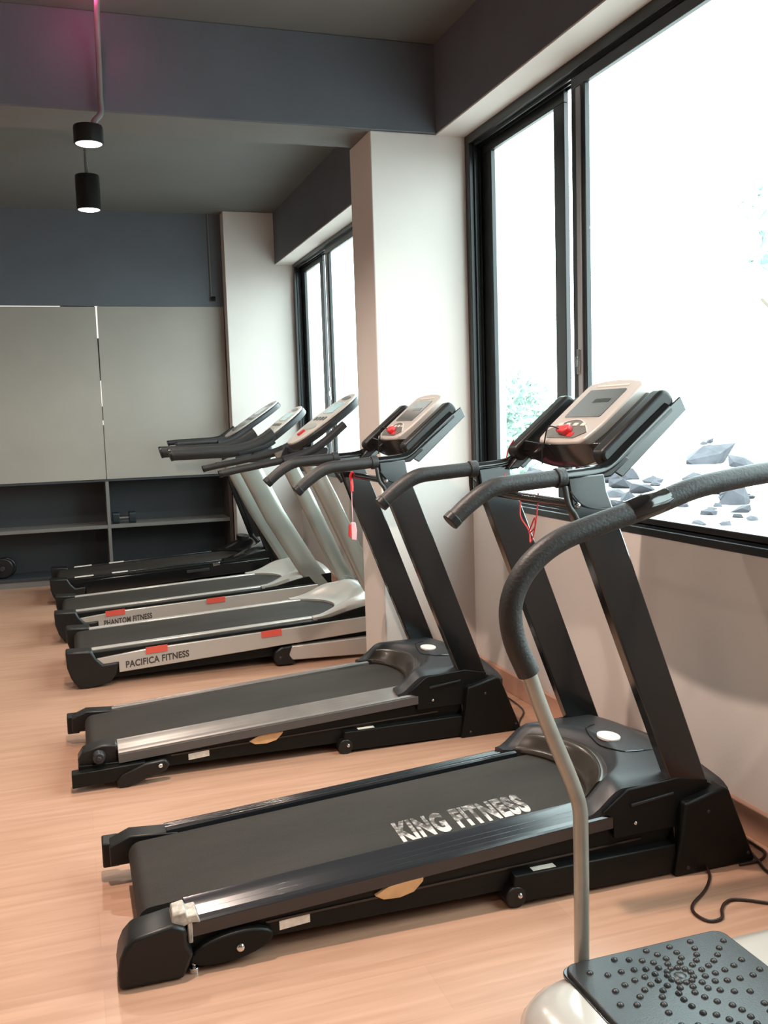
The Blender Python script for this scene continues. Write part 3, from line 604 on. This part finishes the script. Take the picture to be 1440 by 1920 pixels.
# ------------------------------------------------------------------ far treadmills
def silver_treadmill(label, dx, dy, cfg):
    # design frame: the third treadmill, near side plane y=5.06
    T = thing('treadmill', label, 'treadmill', (.80, 5.41, 0), (.80+dx, 5.41+dy, 0))
    dk = cfg.get('dark', False); YN, YQ = 5.06, 5.76; mirror = lambda y: YN+YQ-y
    Msk = M_black if dk else M_silver; Mup = M_black if dk else M_silverup; Mhood = M_gloss if dk else M_silver
    zb = lambda x: .183+.045*(x-.04)
    for s in (0, 1):
        Y = (lambda y: y) if s == 0 else mirror
        def B(mb_poly, a, b): ya, yb = sorted((Y(a), Y(b))); return MB().xz(mb_poly, ya, yb)
        part('rear_end_cap', B([(-.083, .200), (.045, .196), (.068, .152), (.100, .118), (.178, .124), (.164, .060), (.128, .018), (.02, .0), (-.028, .006), (-.062, .06), (-.080, .12)], 5.045, 5.155), M_plast, T, .010, seg=3)
        part('side_band', B([(.04, zb(.04)-.004), (1.34, zb(1.34)-.004), (1.62, .24), (1.62, .19), (.07, .150)], 5.070, 5.13), M_blackm, T, .003)
        sk = part('side_skirt', B([(.068, .150), (.318, .176), (1.10, .210), (1.62, .236), (1.62, .152), (.178, .066), (.178, .122), (.100, .117)], 5.055, 5.075), Msk, T, .004)
        part('side_beam', B([(.10, .03), (1.62, .07), (1.62, .17), (.10, .10)], 5.10, 5.14), M_blackm, T)
        part('foot_rail', B([(.045, zb(.045)-.004), (1.30, zb(1.30)-.004), (1.30, zb(1.30)+.006), (.045, zb(.045)+.006)], 5.118, 5.165 if not dk else 5.13), M_strip if not dk else M_railb, T, .003)
        part('foot_rail_base', B([(.0, zb(.0)-.02), (1.34, zb(1.34)-.02), (1.34, zb(1.34)-.003), (.0, zb(.0)-.003)], 5.085, 5.18), M_plast, T, .002)
        lf = part('lift_frame', B([(1.075, .030), (1.70, .012), (1.70, .118), (1.09, .108)], 5.052, 5.11), Msk, T, .006)
        part('wheel_cover', B([(.998, .045), (1.015, .012), (1.075, .006), (1.12, .012), (1.085, .06), (1.105, .112), (1.04, .108), (1.005, .085)], 5.046, 5.115), M_plast, T, .008)
        part('bolt', MB().dome((1.035, Y(5.046), .05), .009, .004, 12, 3, 1, -1 if s == 0 else 1), M_hood, T)
        part('base_foot', B([(1.55, .0), (1.80, .0), (1.80, .03), (1.70, .08), (1.55, .10)], 5.05, 5.125), M_plast, T, .008)
        # upright: gently bowed tube of oval section
        lean = cfg['lean']; top = []
        L_ = [(lean[0][0], lean[0][1]), (lean[1][0], lean[1][1]), (lean[2][0], lean[2][1]), (lean[3][0], lean[3][1])]
        wd = cfg.get('w', .105)
        m = MB(); n = 14; vs = []; P = []
        for i in range(3):
            for k in range(5):
                t = k/5; P.append((L_[i][0]*(1-t)+L_[i+1][0]*t, L_[i][1]*(1-t)+L_[i+1][1]*t))
        P.append(L_[3])
        for (x, z) in P:
            for k in range(n):
                a = 2*math.pi*k/n; ca, sa = math.cos(a), math.sin(a)
                px = math.copysign(abs(ca)**.55, ca)*wd/2; py = math.copysign(abs(sa)**.55, sa)*.029
                vs.append((x+px*.92, Y(5.100)+py, z+px*.38))
        fs = [(i*n+k, i*n+(k+1) % n, (i+1)*n+(k+1) % n, (i+1)*n+k) for i in range(len(P)-1) for k in range(n)]+[tuple(range(n)), tuple(range((len(P)-1)*n, len(P)*n))]
        part('upright_post', m.add(vs, fs), Mup, T, angle=60)
        h = [(x, Y(5.085), z) for x, z in cfg['grip']]
        part('hand_grip', MB().tube(h, cfg['gr'], 14, 4), M_foam, T)
        part('grip_cap', MB().cyl((h[0][0]-.012, h[0][1], h[0][2]-.004), (h[0][0]+.006, h[0][1], h[0][2]+.001), cfg['gr']*1.06, 14), M_plast, T, .002)
        hx, hz = h[1][0], h[1][2]
        part('pulse_plate', MB().tube([(h[1][0]-.03, h[1][1]-.003, h[1][2]+cfg['gr']*.72-.008), (h[1][0]+.14, h[1][1]-.003, h[1][2]+cfg['gr']*.72+.012*(h[2][2]-h[1][2] > .01))], .010, 8, 0), M_chrome, T)
        if cfg.get('arm'): part('arm_tube', MB().tube([(x, Y(5.070), z) for x, z in cfg['arm']], .023, 12, 3), M_hood, T)
        part('joint_cover', B([(cfg['jx']-.05, cfg['jz']-.07), (cfg['jx']+.09, cfg['jz']-.07), (cfg['jx']+.11, cfg['jz']+.03), (cfg['jx']-.01, cfg['jz']+.035)], 5.062, 5.13), M_hood, T, .012, seg=3)
    pts = []
    for k in range(9):
        a = math.radians(90+180*k/8); pts.append((-.005+.034*math.cos(a), zb(0)-.034+.034*math.sin(a)))
    part('running_belt', MB().xz([(1.52, zb(1.52))]+pts+[(1.52, zb(1.52)-.068)], 5.170, 5.650), M_belt, T, angle=30)
    part('deck_board', MB().xz([(.05, .10), (1.5, .17), (1.5, .15), (.05, .07)], 5.13, 5.69), M_blackm, T)
    # hood
    def xf(v): return 1.24+.20*(max(0, math.sin(math.pi*min(1, max(0, (v-.08)/.84)))))**.6
    def top(u, v):
        a = xf(v); x = a+(1.72-a)*u; y = 5.085+.65*v
        pk = .30+.105*math.sin(math.pi*v)**.8; z0 = zb(a)+.012
        z = z0+(pk-z0)*sm((x-a)/.27)
        z -= .07*sm((x-1.56)/.16)*math.sin(math.pi*v)
        return (x, y, z)
    hood = part('motor_hood', MB().grid(top, lambda u, v: (top(u, v)[0], top(u, v)[1], min(top(u, v)[2]-.008, zb(top(u, v)[0])-.006)), 22, 26), Mhood, T, angle=60)
    for s in (0, 1):
        Y = (lambda y: y) if s == 0 else mirror; ya, yb = sorted((Y(5.072), Y(5.086)))
        part('hood_skirt', MB().xz([(1.26, .20), (1.72, .22), (1.72, .305), (1.58, .297), (1.45, .272), (1.34, .245), (1.26, .238)], ya, yb), M_blackm, T, .003)
    if cfg.get('slot'):
        part('hood_slot', MB().xy([(1.47+.05*math.cos(a), 5.42+.12*math.sin(a)) for a in [2*math.pi*k/20 for k in range(20)]], .36, .398), M_plast, hood, .004)
    else:
        txt = cfg['hoodtext']
        mtx = frame((1.545, 5.34, .401), (0, -1, 0) if False else (.25, -.97, -.0), (.97, .25, 0), (0, 0, 1))
        if txt: text('hood_lettering', txt, .035, .10, frame((1.52, 5.47, .404), (.35, -.93, -.02), (.93, .35, 0), (0, 0, 1)), M_text, hood)
    # lettering and stickers
    if cfg.get('brand'):
        mtx = frame((.213, 5.0545, .086), (.996, 0, .078), (0, 0, 1), (0, -1, 0))
        text('lettering', cfg['brand'], .037, cfg['bw'], mtx, M_text, T, bold=.035, spacing=1.05)
    for a, b in cfg.get('red', ()):
        z = .178+.036*(a-.318)
        part('red_sticker', MB().xz([(a, z-.028), (b, z-.023), (b, z+.012), (a, z+.006)], 5.050, 5.056), M_redst, T, label='red sticker')
    for a, b, z in cfg.get('win', ()):
        part('label_plate', MB().xz([(a, z), (b, z+.008), (b, z+.030), (a, z+.022)], 5.050, 5.056), M_chrome if cfg.get('dark') and b-a < .1 else M_hood, T, .002)
    for a, b in cfg.get('glint', ()):  # white strips painted in as glints on both rails
        part('rail_glint', MB().xz([(a, zb(a)+.003), (b, zb(b)+.003), (b, zb(b)+.0085), (a, zb(a)+.0085)], 5.105, 5.140), M_white, T)
        ya, yb = mirror(5.140), mirror(5.105)
        part('rail_glint', MB().xz([(a, zb(a)+.003), (b, zb(b)+.003), (b, zb(b)+.0085), (a, zb(a)+.0085)], ya, yb), M_white, T)
    # console: elongated oval shell tilted to the runner
    cx, cz, deg, ln, hw = cfg['con']
    S = slant((cx, cz), deg); ym = 5.41
    def oval(l0, l1, w, n=28, sq=.75):
        o_ = []
        for k in range(n):
            a = 2*math.pi*k/n; ca, sa = math.cos(a), math.sin(a)
            o_.append(((l0+l1)/2+(l1-l0)/2*math.copysign(abs(ca)**sq, ca), ym+w*math.copysign(abs(sa)**sq, sa)))
        return o_
    con = part('console_shell', MB().ext(oval(0, ln, hw), S, -.045, .0), M_hood, T, .012, seg=3)
    face = part('console_face', MB().ext(oval(.008, ln-.004, hw-.012), S, -.004, .010), cfg['face'], con, .004)
    part('display', MB().ext(rrect(ln*.60, ln*.80, ym-hw*.52, ym+hw*.52, .012), S, .008, .0125), cfg['lcd'], con, .001, label='display window')
    part('upper_badge', MB().ext([(ln*.89+.018*math.cos(a), ym+hw*.42*math.sin(a)) for a in [2*math.pi*k/20 for k in range(20)]], S, .008, .0125), M_key, con)
    part('keypad', MB().ext([(ln*.34+.03*math.cos(a), ym+hw*.7*math.sin(a)) for a in [2*math.pi*k/20 for k in range(20)]], S, .008, .0122), M_key if dk else M_silver, con)
    for k in range(4):
        part('button', MB().ext(rrect(ln*.46, ln*.52, ym-hw*.6+k*hw*.34, ym-hw*.42+k*hw*.34, .004), S, .010, .0145), M_key, con)
    part('safety_key', MB().ext(rrect(ln*.16, ln*.26, ym-.02, ym+.02, .008), S, .008, .022), M_red if not dk else M_key, con, .003)
    part('console_bar', MB().cyl((cfg['jx']+.04, 5.10, cfg['jz']), (cfg['jx']+.04, 5.72, cfg['jz']), .024, 14), M_hood, T)
    return T
leanC = [(1.79, .03), (1.56, .44), (1.36, .90), (1.23, 1.17)]
silver_treadmill('silver treadmill with rounded hood and slim grips, third from the camera', 0, 0, dict(
    lean=leanC, w=.10, grip=[(.763, 1.079), (.86, 1.096), (1.00, 1.118), (1.16, 1.145), (1.28, 1.171)], gr=.020,
    arm=[(1.10, 1.135), (1.28, 1.19), (1.454, 1.32)], jx=1.25, jz=1.165, con=(1.21, 1.205, 35, .50, .20), face=M_cream, lcd=M_lcdb,
    brand='PACIFICA FITNESS', bw=.330, red=((.318, .431), (.935, 1.046)), hoodtext='GYM'))
leanD = [(1.74, .03), (1.50, .34), (1.28, .72), (1.10, 1.10)]
leanD = [(x+.07, z) for x, z in leanD]
silver_treadmill('silver treadmill with thick foam handles, fourth from the camera, before the all-black one', -.07, 1.14, dict(
    lean=leanD, w=.145, grip=[(.69, 1.155), (.80, 1.156), (.95, 1.158), (1.10, 1.162), (1.24, 1.20), (1.36, 1.27)], gr=.040,
    arm=[(1.12, 1.15), (1.28, 1.18), (1.36, 1.22)], jx=1.24, jz=1.15, con=(1.30, 1.19, 37, .42, .19), face=M_cream, lcd=M_lcdb,
    brand='PHANTOM FITNESS', bw=.30, red=((.225, .345), (.865, .985)), hoodtext=''))
leanE = [(1.74, .03), (1.62, .36), (1.48, .78), (1.38, 1.18)]
silver_treadmill('slim all-black treadmill, furthest and beside the shelf cabinet', -.12, 2.54, dict(dark=True,
    lean=leanE, w=.09, grip=[(.93, 1.190), (1.02, 1.196), (1.15, 1.200), (1.30, 1.205), (1.42, 1.225)], gr=.022,
    arm=[(1.25, 1.19), (1.36, 1.21), (1.50, 1.30)], jx=1.38, jz=1.17, con=(1.36, 1.22, 33, .54, .20), face=M_panel, lcd=M_lcd,
    slot=True, hoodtext='', win=((.95, 1.13, .165), (1.16, 1.215, .205)), glint=((.10, .24), (.38, .50))))
# ------------------------------------------------------------------ vibration platform
def vibration():
    T = thing('vibration_platform', 'silver vibration platform with a studded black mat and one curved foam handrail', 'exercise machine', (1.27, 1.35, 0))
    x0, x1, y0, y1 = .800, 1.76, .93, 1.775
    def ring(ins, z, r): return [(p, q, z) for p, q in rrect(x0+ins, x1-ins, y0+ins, y1-ins, r, 8)]
    levels = [(.05, .004, .12), (.022, .012, .135), (.004, .035, .145), (.0, .06, .15), (.004, .085, .147), (.018, .110, .14), (.045, .132, .12), (.075, .143, .10), (.10, .146, .085)]
    vs = []; 
    for ins, z, r in levels: vs += ring(ins, z, r)
    n = 36; m = MB(); L = len(levels)
    m.add(vs, [(i*n+k, i*n+(k+1) % n, (i+1)*n+(k+1) % n, (i+1)*n+k) for i in range(L-1) for k in range(n)]+[tuple(range(n)), tuple(range((L-1)*n, L*n))])
    part('shell', m, M_body, T, angle=60)
    part('recess_gasket', MB().xy(rrect(.938, 1.360, 1.004, 1.744, .03), .138, .148), M_black, T, .002)
    mt = part('foot_mat', MB().xy(rrect(.945, 1.352, 1.012, 1.738, .028), .142, .157), M_mat, T, .004, seg=3)
    stud_me = None; pts = []
    for cy, sg in ((1.615, 1), (1.375, 1), (1.135, 1)):
        pts.append((1.157, cy, .014))
        for k in range(11): a = 2*math.pi*k/11; pts.append((1.157+.027*math.cos(a), cy+.027*math.sin(a), .0052))
        for j, rad in enumerate((.047, .067, .088, .111, .136)):
            cnt = (12, 14, 14, 14, 14)[j]
            for k in range(cnt):
                a = 2*math.pi*(k+.25*j)/cnt; X, Y_ = 1.157+rad*1.15*math.cos(a), cy+rad*math.sin(a)*.93
                if .965 < X < 1.335 and 1.03 < Y_ < 1.722: pts.append((X, Y_, .0058))
    for k in range(6):
        for X in (.985, 1.325): pts.append((X, 1.10+.118*k, .0062))
    kept = []
    for p in pts:
        if all((p[0]-q[0])**2+(p[1]-q[1])**2 > (.0125 if max(p[2], q[2]) < .01 else .017)**2 for q in kept): kept.append(p)
    small = None
    for X, Y_, r in kept[:290]:
        if r > .01: part('stud', MB().dome((X, Y_, .1565), r, .0035, 18, 3), M_mat, mt); continue
        if small is None:
            small = bpy.data.meshes.new('stud'); b = MB().dome((0, 0, 0), .0078, .0062, 12, 4); small.from_pydata(b.v, [], b.f); small.materials.append(M_mat); small.shade_smooth()
        o = bpy.data.objects.new('stud', small); COL.objects.link(o); o.parent = mt; o.location = (X-BASE.x, Y_-BASE.y, .1565)
    # handrails: one on each side of the platform, running to the console column
    post = [(1.002, .06), (1.004, .28), (1.004, .44), (1.001, .50), (.982, .56), (.955, .625), (.918, .715), (.885, .807)]
    foam = [(.885, .807), (.854, .88), (.846, .948), (.866, 1.004), (.909, 1.051), (.974, 1.087), (1.077, 1.116), (1.183, 1.142), (1.293, 1.174), (1.406, 1.191), (1.487, 1.199)]
    for Y_ in (1.755, .945):
        h = part('handrail_post', MB().tube([(x, Y_, z) for x, z in post], .0165, 18, 4), M_post, T)
        g = part('handrail_grip', MB().tube([(x, Y_, z) for x, z in foam], .0245, 20, 5), M_foam, T)
        part('grip_tape', MB().tube([(1.13, Y_, 1.131), (1.165, Y_-.002, 1.142), (1.20, Y_, 1.149), (1.225, Y_+.001, 1.157)], .0262, 12, 3, rr=[.0255, .0275, .0268, .0250]), M_tape if False else M_gloss, g, .001, label='crumpled black tape around the foam')
    part('cross_tube', MB().tube([(1.487, .945, 1.199), (1.62, .96, 1.21), (1.69, 1.05, 1.215), (1.70, 1.35, 1.215), (1.69, 1.65, 1.215), (1.62, 1.74, 1.21), (1.487, 1.755, 1.199)], .0245, 16, 4), M_foam, T)
    for Y_ in (1.20, 1.50): part('front_post', MB().tube([(1.70, Y_, 1.215), (1.72, Y_, .7), (1.70, Y_, .12)], .0165, 14, 3), M_post, T)
vibration()
